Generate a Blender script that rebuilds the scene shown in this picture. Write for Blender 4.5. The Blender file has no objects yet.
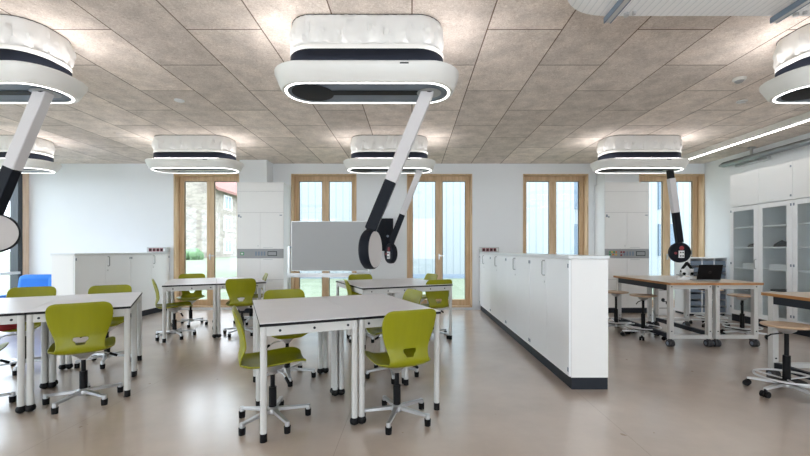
import bpy, bmesh, math, random
from mathutils import Vector, Matrix
random.seed(7)
R = math.radians
sc = bpy.context.scene
COL = sc.collection
PI = math.pi

# ------------------------------------------------------------------ materials
def new_mat(name):
    m = bpy.data.materials.new(name); m.use_nodes = True
    nt = m.node_tree; nt.nodes.clear()
    out = nt.nodes.new('ShaderNodeOutputMaterial')
    return m, nt, out

def srgb(r, g, b):
    def f(c):
        c /= 255.0
        return c/12.92 if c <= .04045 else ((c+.055)/1.055)**2.4
    return (f(r), f(g), f(b), 1)

def mat(name, col, rough=.5, metal=0.0, var=.04, scale=6.0, bump=0.0, bscale=80.0, coat=0.0, spec=.5, stretch=(1,1,1)):
    m, nt, out = new_mat(name)
    p = nt.nodes.new('ShaderNodeBsdfPrincipled')
    p.inputs['Roughness'].default_value = rough
    p.inputs['Metallic'].default_value = metal
    p.inputs['Specular IOR Level'].default_value = spec
    p.inputs['Coat Weight'].default_value = coat
    tc = nt.nodes.new('ShaderNodeTexCoord')
    mp = nt.nodes.new('ShaderNodeMapping'); mp.inputs['Scale'].default_value = stretch
    nt.links.new(tc.outputs['Object'], mp.inputs['Vector'])
    n = nt.nodes.new('ShaderNodeTexNoise'); n.inputs['Scale'].default_value = scale; n.inputs['Detail'].default_value = 4
    nt.links.new(mp.outputs[0], n.inputs['Vector'])
    mix = nt.nodes.new('ShaderNodeMix'); mix.data_type = 'RGBA'
    a = tuple(max(0, c*(1-var)) for c in col[:3])+(1,)
    b = tuple(min(1, c*(1+var)) for c in col[:3])+(1,)
    mix.inputs[6].default_value = a; mix.inputs[7].default_value = b
    nt.links.new(n.outputs['Fac'], mix.inputs[0])
    nt.links.new(mix.outputs[2], p.inputs['Base Color'])
    if bump > 0:
        n2 = nt.nodes.new('ShaderNodeTexNoise'); n2.inputs['Scale'].default_value = bscale; n2.inputs['Detail'].default_value = 3
        nt.links.new(mp.outputs[0], n2.inputs['Vector'])
        bp = nt.nodes.new('ShaderNodeBump'); bp.inputs['Strength'].default_value = bump; bp.inputs['Distance'].default_value = .01
        nt.links.new(n2.outputs['Fac'], bp.inputs['Height']); nt.links.new(bp.outputs[0], p.inputs['Normal'])
    nt.links.new(p.outputs[0], out.inputs[0])
    return m

def emit(name, col, strength):
    m, nt, out = new_mat(name)
    e = nt.nodes.new('ShaderNodeEmission'); e.inputs[0].default_value = col; e.inputs[1].default_value = strength
    nt.links.new(e.outputs[0], out.inputs[0]); return m

def glass(name, tint=(.96,.98,1,1), gloss=.06):
    m, nt, out = new_mat(name)
    t = nt.nodes.new('ShaderNodeBsdfTransparent'); t.inputs[0].default_value = tint
    g = nt.nodes.new('ShaderNodeBsdfGlossy'); g.inputs['Roughness'].default_value = .02
    lw = nt.nodes.new('ShaderNodeLayerWeight')
    pw = nt.nodes.new('ShaderNodeMath'); pw.operation = 'POWER'; pw.inputs[1].default_value = 5; nt.links.new(lw.outputs['Facing'], pw.inputs[0])
    ma = nt.nodes.new('ShaderNodeMath'); ma.operation = 'MULTIPLY_ADD'; ma.inputs[1].default_value = .7; ma.inputs[2].default_value = .03; nt.links.new(pw.outputs[0], ma.inputs[0])
    mx = nt.nodes.new('ShaderNodeMixShader')
    nt.links.new(ma.outputs[0], mx.inputs[0]); nt.links.new(t.outputs[0], mx.inputs[1]); nt.links.new(g.outputs[0], mx.inputs[2])
    nt.links.new(mx.outputs[0], out.inputs[0]); return m

def wood(name, c1, c2, axis_scale=(1,1,1), rough=.45, scale=3.0):
    m, nt, out = new_mat(name)
    p = nt.nodes.new('ShaderNodeBsdfPrincipled'); p.inputs['Roughness'].default_value = rough
    tc = nt.nodes.new('ShaderNodeTexCoord'); mp = nt.nodes.new('ShaderNodeMapping'); mp.inputs['Scale'].default_value = axis_scale
    nt.links.new(tc.outputs['Object'], mp.inputs['Vector'])
    n = nt.nodes.new('ShaderNodeTexNoise'); n.inputs['Scale'].default_value = scale; n.inputs['Detail'].default_value = 6; n.inputs['Distortion'].default_value = .6
    nt.links.new(mp.outputs[0], n.inputs['Vector'])
    r = nt.nodes.new('ShaderNodeValToRGB'); r.color_ramp.elements[0].position = .3; r.color_ramp.elements[1].position = .7
    r.color_ramp.elements[0].color = c1; r.color_ramp.elements[1].color = c2
    nt.links.new(n.outputs['Fac'], r.inputs[0]); nt.links.new(r.outputs[0], p.inputs['Base Color'])
    nt.links.new(p.outputs[0], out.inputs[0]); return m

def ceiling_mat():
    m, nt, out = new_mat('wood_wool_panels')
    L = nt.links
    p = nt.nodes.new('ShaderNodeBsdfPrincipled'); p.inputs['Roughness'].default_value = .9; p.inputs['Specular IOR Level'].default_value = .15
    tc = nt.nodes.new('ShaderNodeTexCoord')
    mp = nt.nodes.new('ShaderNodeMapping'); mp.inputs['Rotation'].default_value = (0, 0, R(90)); mp.inputs['Location'].default_value = TILE_LOC
    L.new(tc.outputs['Object'], mp.inputs['Vector'])
    br = nt.nodes.new('ShaderNodeTexBrick')
    br.offset = .5; br.offset_frequency = 2; br.squash = 1
    br.inputs['Scale'].default_value = 1
    br.inputs['Brick Width'].default_value = 1.214; br.inputs['Row Height'].default_value = .607
    br.inputs['Mortar Size'].default_value = .0055; br.inputs['Mortar Smooth'].default_value = .1; br.inputs['Bias'].default_value = 0
    br.inputs['Color1'].default_value = (.86,.86,.86,1); br.inputs['Color2'].default_value = (1.1,1.1,1.1,1); br.inputs['Mortar'].default_value = (.27,.22,.19,1)
    L.new(mp.outputs[0], br.inputs['Vector'])
    n1 = nt.nodes.new('ShaderNodeTexNoise'); n1.inputs['Scale'].default_value = 42; n1.inputs['Detail'].default_value = 6; n1.inputs['Roughness'].default_value = .75
    n1.inputs['Distortion'].default_value = 1.6
    L.new(tc.outputs['Object'], n1.inputs['Vector'])
    r1 = nt.nodes.new('ShaderNodeValToRGB'); r1.color_ramp.elements[0].position = .32; r1.color_ramp.elements[1].position = .68
    r1.color_ramp.elements[0].color = CEIL_A; r1.color_ramp.elements[1].color = CEIL_B
    L.new(n1.outputs['Fac'], r1.inputs[0])
    n3 = nt.nodes.new('ShaderNodeTexNoise'); n3.inputs['Scale'].default_value = 5; n3.inputs['Detail'].default_value = 5
    L.new(tc.outputs['Object'], n3.inputs['Vector'])
    r3 = nt.nodes.new('ShaderNodeMapRange'); r3.inputs[1].default_value = .3; r3.inputs[2].default_value = .7; r3.inputs[3].default_value = .82; r3.inputs[4].default_value = 1.1
    L.new(n3.outputs['Fac'], r3.inputs[0])
    mx = nt.nodes.new('ShaderNodeMix'); mx.data_type = 'RGBA'; mx.blend_type = 'MULTIPLY'; mx.inputs[0].default_value = 1
    L.new(r1.outputs[0], mx.inputs[6]); L.new(br.outputs['Color'], mx.inputs[7])
    mx2 = nt.nodes.new('ShaderNodeMix'); mx2.data_type = 'RGBA'; mx2.blend_type = 'MULTIPLY'; mx2.inputs[0].default_value = 1
    L.new(mx.outputs[2], mx2.inputs[6]); L.new(r3.outputs[0], mx2.inputs[7])
    L.new(mx2.outputs[2], p.inputs['Base Color'])
    bp = nt.nodes.new('ShaderNodeBump'); bp.inputs['Strength'].default_value = .5; bp.inputs['Distance'].default_value = .004
    L.new(n1.outputs['Fac'], bp.inputs['Height']); L.new(bp.outputs[0], p.inputs['Normal'])
    L.new(p.outputs[0], out.inputs[0]); return m

def floor_mat():
    m, nt, out = new_mat('beige_resilient_floor')
    L = nt.links
    p = nt.nodes.new('ShaderNodeBsdfPrincipled')
    tc = nt.nodes.new('ShaderNodeTexCoord')
    n = nt.nodes.new('ShaderNodeTexNoise'); n.inputs['Scale'].default_value = 1.6; n.inputs['Detail'].default_value = 8; n.inputs['Roughness'].default_value = .6
    L.new(tc.outputs['Object'], n.inputs['Vector'])
    r = nt.nodes.new('ShaderNodeValToRGB'); r.color_ramp.elements[0].position = .3; r.color_ramp.elements[1].position = .72
    r.color_ramp.elements[0].color = FLOOR_A; r.color_ramp.elements[1].color = FLOOR_B
    L.new(n.outputs['Fac'], r.inputs[0])
    br = nt.nodes.new('ShaderNodeTexBrick'); br.offset = 0
    mp = nt.nodes.new('ShaderNodeMapping'); mp.inputs['Rotation'].default_value = (0,0,R(90)); mp.inputs['Location'].default_value = (0, .47, 0)
    L.new(tc.outputs['Object'], mp.inputs['Vector']); L.new(mp.outputs[0], br.inputs['Vector'])
    br.inputs['Scale'].default_value = 1; br.inputs['Brick Width'].default_value = 40; br.inputs['Row Height'].default_value = 1.9
    br.inputs['Mortar Size'].default_value = .0022; br.inputs['Color1'].default_value = (1,1,1,1); br.inputs['Color2'].default_value = (1,1,1,1); br.inputs['Mortar'].default_value = (.72,.7,.68,1)
    mx = nt.nodes.new('ShaderNodeMix'); mx.data_type = 'RGBA'; mx.blend_type = 'MULTIPLY'; mx.inputs[0].default_value = 1
    L.new(r.outputs[0], mx.inputs[6]); L.new(br.outputs['Color'], mx.inputs[7]); L.new(mx.outputs[2], p.inputs['Base Color'])
    p.inputs['Specular IOR Level'].default_value = .75
    n2 = nt.nodes.new('ShaderNodeTexNoise'); n2.inputs['Scale'].default_value = 9
    L.new(tc.outputs['Object'], n2.inputs['Vector'])
    mr = nt.nodes.new('ShaderNodeMapRange'); p.inputs['Coat Weight'].default_value = 1.0; p.inputs['Coat Roughness'].default_value = .24; p.inputs['Coat IOR'].default_value = 1.8
    mr.inputs[3].default_value = .25; mr.inputs[4].default_value = .35
    L.new(n2.outputs['Fac'], mr.inputs[0]); L.new(mr.outputs[0], p.inputs['Roughness'])
    L.new(p.outputs[0], out.inputs[0]); return m

def stone_mat():
    m, nt, out = new_mat('pale_rubble_stone')
    L = nt.links
    p = nt.nodes.new('ShaderNodeBsdfPrincipled'); p.inputs['Roughness'].default_value = .9
    tc = nt.nodes.new('ShaderNodeTexCoord')
    v = nt.nodes.new('ShaderNodeTexVoronoi'); v.inputs['Scale'].default_value = 2.2
    mp = nt.nodes.new('ShaderNodeMapping'); mp.inputs['Scale'].default_value = (1,1,1.8)
    L.new(tc.outputs['Object'], mp.inputs[0]); L.new(mp.outputs[0], v.inputs['Vector'])
    r = nt.nodes.new('ShaderNodeValToRGB'); r.color_ramp.elements[0].color = (.33,.295,.25,1); r.color_ramp.elements[1].color = (.23,.20,.175,1)
    r.color_ramp.elements[0].position = .35; r.color_ramp.elements[1].position = .85
    L.new(v.outputs['Distance'], r.inputs[0]); L.new(r.outputs[0], p.inputs['Base Color']); L.new(p.outputs[0], out.inputs[0]); return m

def ribbed_mat(name, base, groove, pitch):
    m, nt, out = new_mat(name)
    L = nt.links
    p = nt.nodes.new('ShaderNodeBsdfPrincipled'); p.inputs['Roughness'].default_value = .6
    tc = nt.nodes.new('ShaderNodeTexCoord')
    sx = nt.nodes.new('ShaderNodeSeparateXYZ'); L.new(tc.outputs['Object'], sx.inputs[0])
    mu = nt.nodes.new('ShaderNodeMath'); mu.operation = 'DIVIDE'; mu.inputs[1].default_value = pitch; L.new(sx.outputs[0], mu.inputs[0])
    fr = nt.nodes.new('ShaderNodeMath'); fr.operation = 'FRACT'; L.new(mu.outputs[0], fr.inputs[0])
    r = nt.nodes.new('ShaderNodeValToRGB'); e = r.color_ramp.elements
    e[0].position = 0; e[0].color = groove; e[1].position = .12; e[1].color = base
    x = e.new(.85); x.color = base; x = e.new(1); x.color = groove
    L.new(fr.outputs[0], r.inputs[0]); L.new(r.outputs[0], p.inputs['Base Color']); L.new(p.outputs[0], out.inputs[0]); return m

TILE_LOC = (.729, 0, 0)
CEIL_A = srgb(202,187,176); CEIL_B = srgb(250,241,233)
FLOOR_A = srgb(180,163,149); FLOOR_B = srgb(202,185,171)
M = {
 'wall': mat('white_paint', (.85,.875,.90,1), .85, var=.015, scale=3, spec=.2),
 'ceil': ceiling_mat(), 'floor': floor_mat(),
 'frame': wood('light_larch', srgb(194,164,128), srgb(220,194,160), (6,6,.5), .45, 4),
 'spruce': wood('pale_spruce', srgb(214,186,158), srgb(232,210,186), (6,6,.5), .5, 4),
 'glass': glass('window_glass'), 'cabglass': glass('cabinet_glass', (.93,.95,.95,1)),
 'white': mat('white_melamine', (.87,.885,.90,1), .38, var=.01),
 'offwhite': mat('warm_white_melamine', (.84,.835,.825,1), .4, var=.01),
 'gap': mat('shadow_gap_grey', (.28,.28,.29,1), .7),
 'worktop': mat('pale_grey_laminate', (.72,.74,.75,1), .3, var=.02, scale=20),
 'kick': mat('dark_grey_plinth', (.022,.026,.034,1), .5, spec=.18),
 'desk': mat('light_grey_laminate', (.77,.755,.78,1), .34, var=.025, scale=14),
 'deskedge': mat('black_edge', (.010,.010,.012,1), .5, spec=.15),
 'legs': mat('light_grey_powder_coat', (.58,.575,.56,1), .38, var=.02),
 'steel': mat('satin_steel', (.62,.63,.64,1), .3, .9),
 'alu': mat('cast_aluminium', (.56,.57,.59,1), .3, .75, var=.05),
 'lightalu': mat('polished_aluminium', (.66,.67,.68,1), .28, .45),
 'chrome': mat('chrome', (.78,.79,.8,1), .12, 1.0),
 'black': mat('black_plastic', (.006,.006,.007,1), .5, spec=.18),
 'navy': mat('anthracite_band', (.008,.010,.016,1), .5, spec=.15),
 'green': mat('olive_green_shell', (.25,.25,.0015,1), .38, var=.10, scale=5, stretch=(5,1,.6), spec=.4),
 'housing': mat('warm_white_housing', (.80,.79,.76,1), .3, var=.02),
 'fabric': mat('white_textile', (.80,.79,.77,1), .9, var=.02, bump=.15, bscale=14),
 'panel': mat('blue_grey_underside', (.17,.21,.26,1), .45),
 'armwhite': mat('white_arm_metal', (.62,.60,.61,1), .4, var=.02),
 'face': mat('pale_grey_face', (.55,.52,.51,1), .5),
 'ring': emit('led_ring', (1,.985,.96,1), 2.5),
 'uplight': emit('led_uplight', (1,.96,.95,1), 7.5),
 'tubeglow': emit('linear_led', (1,.97,.93,1), 4.0),
 'blue': mat('blue_upholstery', (.03,.22,.74,1), .75, var=.06, bump=.1),
 'red': mat('red_cloth', (.27,.01,.012,1), .7),
 'board': mat('grey_white_board', (.40,.405,.41,1), .4, var=.015),
 'greypanel': mat('grey_control_panel', (.33,.34,.35,1), .4),
 'greenled': mat('green_button', (.05,.3,.12,1), .4), 'yellow': mat('yellow_button', (.7,.45,.05,1), .4), 'orange': mat('orange_button', (.7,.2,.04,1), .4), 'redsock': mat('red_socket', (.25,.02,.03,1), .4),
 'oak': wood('oiled_beech_top', srgb(200,182,162), srgb(216,202,186), (.8,5,5), .35, 4),
 'oakedge': wood('multiplex_edge', srgb(150,98,50), srgb(186,132,76), (1,1,14), .5, 5),
 'oakseat': wood('beech_seat', srgb(180,150,122), srgb(204,178,150), (1,7,7), .4, 4),
 'tray': mat('blue_grey_tray', (.20,.25,.32,1), .5),
 'castor': mat('grey_castor_tyre', (.045,.045,.05,1), .5), 'foil': mat('dark_cloth', (.05,.05,.06,1), .85, var=.3),
 'laptop': mat('black_laptop_lid', (.006,.005,.005,1), .6, spec=.15), 'dark': mat('dark_brown_metal', (.03,.018,.016,1), .4),
 'black_cab': mat('black_housing', (.010,.012,.016,1), .55, spec=.15),
 'sail': ribbed_mat('white_ribbed_sheet', (.93,.94,.95,1), (.74,.77,.79,1), .045),
 'facade': ribbed_mat('white_corrugated_cladding', (.29,.32,.335,1), (.20,.235,.255,1), .30),
 'facadeglass': mat('blue_grey_window', (.11,.16,.21,1), .2),
 'stone': stone_mat(), 'roof': mat('red_clay_tiles', (.24,.115,.095,1), .8, var=.15, scale=3),
 'grass': mat('pale_lawn', (.19,.225,.155,1), .95, var=.35, scale=1.2),
 'leaf': mat('hedge_leaves', (.13,.22,.11,1), .9, var=.4, scale=2),
 'paper': mat('white_card', (.85,.86,.87,1), .6, var=.01),
 'mesh_grey': mat('grey_duct', (.55,.56,.57,1), .5), 'darkframe': mat('anthracite_window_frame', (.035,.045,.055,1), .4),
 'pipe': mat('galvanised_pipe', (.30,.33,.35,1), .3, .8),
}

# ------------------------------------------------------------------ geometry helpers
class MB:
    def __init__(s): s.bm = bmesh.new(); s.mats = []; s.cur = 0
    def use(s, m):
        if m not in s.mats: s.mats.append(m)
        s.cur = s.mats.index(m); return s
    def _f(s, vs):
        try:
            f = s.bm.faces.new(vs); f.material_index = s.cur; return f
        except ValueError: return None
    def box(s, x0, x1, y0, y1, z0, z1, mx=None):
        if x0 > x1: x0, x1 = x1, x0
        if y0 > y1: y0, y1 = y1, y0
        if z0 > z1: z0, z1 = z1, z0
        P = [(x0,y0,z0),(x1,y0,z0),(x1,y1,z0),(x0,y1,z0),(x0,y0,z1),(x1,y0,z1),(x1,y1,z1),(x0,y1,z1)]
        v = [s.bm.verts.new(mx @ Vector(p) if mx else p) for p in P]
        for q in ((3,2,1,0),(4,5,6,7),(0,1,5,4),(1,2,6,5),(2,3,7,6),(3,0,4,7)): s._f([v[i] for i in q])
        return s
    def bar(s, p0, p1, w, h, up=(0,0,1), w1=None, h1=None):
        p0 = Vector(p0); p1 = Vector(p1); d = (p1-p0).normalized(); u = Vector(up)
        if abs(d.dot(u)) > .98: u = Vector((0,1,0))
        a = d.cross(u).normalized(); b = a.cross(d).normalized()
        w1 = w if w1 is None else w1; h1 = h if h1 is None else h1
        v = []
        for p, ww, hh in ((p0,w,h),(p1,w1,h1)):
            for sx, sy in ((-1,-1),(1,-1),(1,1),(-1,1)): v.append(s.bm.verts.new(p + a*sx*ww/2 + b*sy*hh/2))
        for q in ((3,2,1,0),(4,5,6,7),(0,1,5,4),(1,2,6,5),(2,3,7,6),(3,0,4,7)): s._f([v[i] for i in q])
        return s
    def cyl(s, p0, p1, r0, r1=None, n=16, cap=True):
        p0 = Vector(p0); p1 = Vector(p1); d = (p1-p0).normalized()
        u = Vector((0,0,1)) if abs(d.z) < .9 else Vector((1,0,0))
        a = d.cross(u).normalized(); b = d.cross(a).normalized(); r1 = r0 if r1 is None else r1
        A = [s.bm.verts.new(p0 + (a*math.cos(2*PI*i/n) + b*math.sin(2*PI*i/n))*r0) for i in range(n)]
        B = [s.bm.verts.new(p1 + (a*math.cos(2*PI*i/n) + b*math.sin(2*PI*i/n))*r1) for i in range(n)]
        for i in range(n): s._f([A[i], A[(i+1)%n], B[(i+1)%n], B[i]])
        if cap: s._f(A[::-1]); s._f(B)
        return s
    def lathe(s, prof, n=24, mx=None):
        rings = []
        for r, z in prof:
            if r < 1e-5:
                p = Vector((0,0,z)); rings.append([s.bm.verts.new(mx @ p if mx else p)])
            else:
                rr = []
                for i in range(n):
                    p = Vector((r*math.cos(2*PI*i/n), r*math.sin(2*PI*i/n), z)); rr.append(s.bm.verts.new(mx @ p if mx else p))
                rings.append(rr)
        for A, B in zip(rings, rings[1:]):
            for i in range(n):
                a0, a1 = A[i % len(A)], A[(i+1) % len(A)]; b0, b1 = B[i % len(B)], B[(i+1) % len(B)]
                vs = []
                for q in (a0, a1, b1, b0):
                    if q not in vs: vs.append(q)
                if len(vs) > 2: s._f(vs)
        return s
    def loft(s, loops, cap0=True, cap1=True):
        V = [[s.bm.verts.new(p) for p in lp] for lp in loops]
        n = len(V[0])
        for A, B in zip(V, V[1:]):
            for i in range(n): s._f([A[i], A[(i+1)%n], B[(i+1)%n], B[i]])
        if cap0: s._f(V[0][::-1])
        if cap1: s._f(V[-1])
        return s
    def tube(s, pts, r, n=8, closed=False):
        pts = [Vector(p) for p in pts]; loops = []; m = len(pts); prev = None
        for i, p in enumerate(pts):
            if closed: d = pts[(i+1)%m] - pts[i-1]
            else: d = pts[min(i+1,m-1)] - pts[max(i-1,0)]
            d.normalize()
            if prev is None:
                u = Vector((0,0,1)) if abs(d.z) < .9 else Vector((1,0,0)); a = d.cross(u).normalized()
            else: a = (prev - d*prev.dot(d)).normalized()
            prev = a; b = d.cross(a)
            loops.append([p + (a*math.cos(2*PI*k/n)+b*math.sin(2*PI*k/n))*r for k in range(n)])
        if closed: loops.append(loops[0]); return s.loft(loops, False, False)
        return s.loft(loops)
    def sphere(s, c, r, n=12, sc_=(1,1,1)):
        prof = [(r*math.sin(PI*i/8), -r*math.cos(PI*i/8)) for i in range(9)]
        mx = Matrix.Translation(c) @ Matrix.Diagonal((*sc_, 1)); return s.lathe(prof, n, mx)
    def build(s, name, m=None, parent=None, loc=None, rz=0, bevel=0, sharp=32, smooth=True):
        bmesh.ops.remove_doubles(s.bm, verts=s.bm.verts[:], dist=1e-6)
        bmesh.ops.recalc_face_normals(s.bm, faces=s.bm.faces[:])
        for f in s.bm.faces: f.smooth = smooth
        for e in s.bm.edges:
            e.smooth = not (len(e.link_faces) == 2 and e.calc_face_angle(0) > R(sharp)) and len(e.link_faces) == 2
        me = bpy.data.meshes.new(name); s.bm.to_mesh(me); s.bm.free()
        ms = s.mats if s.mats else [m]
        for k in ms: me.materials.append(M[k] if isinstance(k, str) else k)
        o = bpy.data.objects.new(name, me); COL.objects.link(o)
        if parent: o.parent = parent
        if loc is not None: o.location = loc
        o.rotation_euler.z = rz
        if bevel:
            b = o.modifiers.new('edge', 'BEVEL'); b.width = bevel; b.segments = 2; b.limit_method = 'ANGLE'; b.angle_limit = R(40)
        return o

def tag(o, label=None, cat=None, group=None, kind=None):
    if label: o['label'] = label
    if cat: o['category'] = cat
    if group: o['group'] = group
    if kind: o['kind'] = kind
    return o
def empty(name, loc, rz=0):
    o = bpy.data.objects.new(name, None); o.empty_display_size = .1; COL.objects.link(o)
    o.location = loc; o.rotation_euler.z = rz; return o
def copy_tree(o, parent=None):
    c = o.copy(); COL.objects.link(c)
    if parent: c.parent = parent
    for ch in [x for x in o.children]: copy_tree(ch, c)
    return c
def box_obj(name, m, x0, x1, y0, y1, z0, z1, parent=None, bevel=0):
    return MB().box(x0,x1,y0,y1,z0,z1).build(name, m, parent, bevel=bevel)
def rrect(hx, hy, r, z, n=8):
    pts = []
    for cx, cy, a0 in ((hx-r,hy-r,0),(-(hx-r),hy-r,90),(-(hx-r),-(hy-r),180),(hx-r,-(hy-r),270)):
        for i in range(n+1):
            a = R(a0 + 90*i/n); pts.append((cx + r*math.cos(a), cy + r*math.sin(a), z))
    return pts

# ------------------------------------------------------------------ the room (metres; camera at the origin, +Y into the room)
H = 3.01; YF = 8.05; XL = -7.9; XR = 6.025; YN = -2.2
st = lambda o: tag(o, kind='structure')
st(box_obj('floor', 'floor', XL-.3, XR+.3, YN, YF+.32, -.15, 0))
st(box_obj('ceiling', 'ceil', XL-.3, XR+.3, YN, YF+.32, H, H+.2))
WIN = [-4.23, -1.815, .566, 2.955, 5.345]; WW = .672; WT = 2.795; WB = .05
w = MB(); xs = [XL-.3]
for c in WIN: xs += [c-WW, c+WW]
xs.append(XR+.3)
for i in range(0, len(xs), 2): w.box(xs[i], xs[i+1], YF, YF+.32, 0, H)
for c in WIN:
    w.box(c-WW, c+WW, YF, YF+.32, WT, H); w.box(c-WW, c+WW, YF, YF+.32, 0, WB)
st(w.build('wall_far', 'wall'))
w = MB(); w.box(XL-.3, XL, YN, -1.8, 0, H).box(XL-.3, XL, -1.8, YF, 2.85, H)
st(w.build('wall_left', 'wall'))
w = MB(); xs2 = [XL-.3, -6.4, -3.6, -1.6, 1.4, 3.0, 5.6, XR+.3]  # unseen wall behind the camera, added with openings shaped to limit incoming skylight
for i in range(0, 8, 2): w.box(xs2[i], xs2[i+1], YN-.3, YN, 0, H)
for i in range(1, 7, 2): w.box(xs2[i], xs2[i+1], YN-.3, YN, 0, .8); w.box(xs2[i], xs2[i+1], YN-.3, YN, 2.75, H)
st(w.build('wall_near', 'wall'))
st(box_obj('wall_right', 'wall', XR, XR+.3, YN, YF, 0, H))

for i, c in enumerate(WIN):
    e = st(empty('window_%d' % (i+1), (c, YF, WB)))
    h = WT-WB
    f = MB()
    t = .022                                           # thin timber lining of the reveal
    f.box(-WW, -WW+t, -.012, .2, 0, h).box(WW-t, WW, -.012, .2, 0, h).box(-WW, WW, -.012, .2, h-t, h).box(-WW, WW, -.012, .2, 0, t)
    f.build('reveal_lining', 'frame', e)
    f = MB(); a = WW-t; b = .095
    f.box(-a, -a+b, .16, .23, t, h-t).box(a-b, a, .16, .23, t, h-t).box(-a+b, a-b, .16, .23, h-t-.10, h-t).box(-a+b, a-b, .16, .23, t, t+.12)
    f.box(-.072, .072, .15, .23, t+.12, h-t-.10)
    f.build('sash_frame', 'frame', e, bevel=.004)
    for sgn in (-1, 1):
        x0, x1 = (-a+b, -.072) if sgn < 0 else (.072, a-b)
        g = MB().box(x0, x1, .195, .199, t+.12, h-t-.10).build('pane', 'glass', e)
        s_ = MB(); k = .011
        s_.box(x0, x0+k, .18, .194, t+.12, h-t-.1).box(x1-k, x1, .18, .194, t+.12, h-t-.1).box(x0, x1, .18, .194, h-t-.1-k, h-t-.1)
        s_.build('seal', 'darkframe', e)
    hd = MB(); hd.box(-.012, .012, .125, .15, .98, 1.10).box(-.012, .012, .10, .125, 1.05, 1.075).box(-.012, .10, .095, .11, 1.05, 1.07)
    hd.build('handle', 'steel', e)

# glazed left side wall
e = st(empty('window_6', (XL, 0, 0)))
f = MB(); f.box(-.16, .0, 7.84, 7.93, 0, 2.85).box(-.16, 0, -1.8, 7.84, 2.78, 2.85).box(-.16, 0, -1.8, 7.84, 0, .08)
for yy in (-1.8, 0.0, 1.8, 3.6, 5.2, 6.8): f.box(-.16, 0, yy, yy+.07, .08, 2.78)
f.build('frame', 'darkframe', e)
MB().box(-.02, .05, -1.8, 7.84, .75, .80).build('rail', 'steel', e)
MB().box(-.085, -.08, -1.8, 7.84, .08, 2.78).build('pane', 'glass', e)
st(box_obj('trim_1', 'spruce', XL-.16, XL+.02, 7.93, 8.045, 0, 2.85))

# service ducts above the tall cupboards
def duct(n, x0, x1):
    st(box_obj(n, 'wall', x0, x1, 7.70, YF-.002, 2.565, H-.002))
duct('trim_2', -3.40, -2.86); duct('trim_3', 3.80, 4.18)

# ------------------------------------------------------------------ outside
g = MB(); rows = [(8.37,-.06),(14,-.05),(24,.1),(36,.5),(90,.9)]
for (ya, za), (yb, zb) in zip(rows, rows[1:]):
    v = [g.bm.verts.new(p) for p in ((-90,ya,za),(70,ya,za),(70,yb,zb),(-90,yb,zb))]; g._f(v)
v = [g.bm.verts.new(p) for p in ((-90,-10,-.06),(-8.2,-10,-.06),(-8.2,8.37,-.06),(-90,8.37,-.06))]; g._f(v)
tag(g.build('lawn', 'grass'), 'pale green lawn outside the windows', 'grass', kind='stuff')

b = empty('clad_building', (0, 17, -.04))
tag(b, 'white vertically clad building seen through the middle and right windows', 'building')
box_obj('wall', 'facade', -7.6, 7.05, 0, 6, 0, 9, b); 
m_ = MB(); m_.box(-7.6, 7.05, -.02, 0, 0, .22); m_.build('plinth', 'tray', b)
box_obj('side_wall', 'facade', 7.05, 20, 1.6, 6, 0, 9, b)
for k, (xx, zz) in enumerate([(7.5,1.0),(7.5,3.2),(7.5,5.4),(9.6,1.0),(9.6,3.2),(9.6,5.4),(11.7,1.0),(11.7,3.2),(11.7,5.4),(13.4,3.2)]):
    box_obj('window', 'facadeglass', xx, xx+.9, 1.54, 1.6, zz, zz+1.5, b)

b = empty('stone_house', (-18.4, 36, .2))
tag(b, 'old stone house with red tiled roof seen through the leftmost tall window', 'building')
hb = MB(); hb.box(-12, 0, 0, 34, 0, 7)
v = [hb.bm.verts.new(p) for p in ((-12,0,7),(0,0,7),(-6,0,12))]; hb._f(v)
hb.build('wall', 'stone', b)
rf = MB(); rf.loft([[(-6,-.3,12.1),(.7,-.3,6.5),(.7,-.3,6.75),(-6,-.3,12.35)],[(-6,34,12.1),(.7,34,6.5),(.7,34,6.75),(-6,34,12.35)]])
rf.loft([[(-6,-.3,12.1),(-12.7,-.3,6.5),(-12.7,-.3,6.75),(-6,-.3,12.35)],[(-6,34,12.1),(-12.7,34,6.5),(-12.7,34,6.75),(-6,34,12.35)]])
rf.build('roof', 'roof', b)
for yy in (2.2, 6.6, 11.4, 16.5):
    for zz in (.7, 2.9, 5.0):
        wf = MB().box(0, .05, yy, yy+1.7, zz, zz+1.45).build('window', 'paper', b)
        MB().box(.05, .07, yy+.2, yy+.78, zz+.15, zz+1.3).box(.05, .07, yy+.92, yy+1.5, zz+.15, zz+1.3).build('pane', 'facadeglass', wf)
hg = MB()
for k in range(60):
    hg.sphere((random.uniform(-9,-.6), random.uniform(-.5,.8), random.uniform(.1,.6)), random.uniform(.3,.5), 8)
tag(hg.build('hedge', 'leaf', None, (-17.4, 33, .35)), 'low green hedge in front of the stone house', 'hedge')

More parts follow.
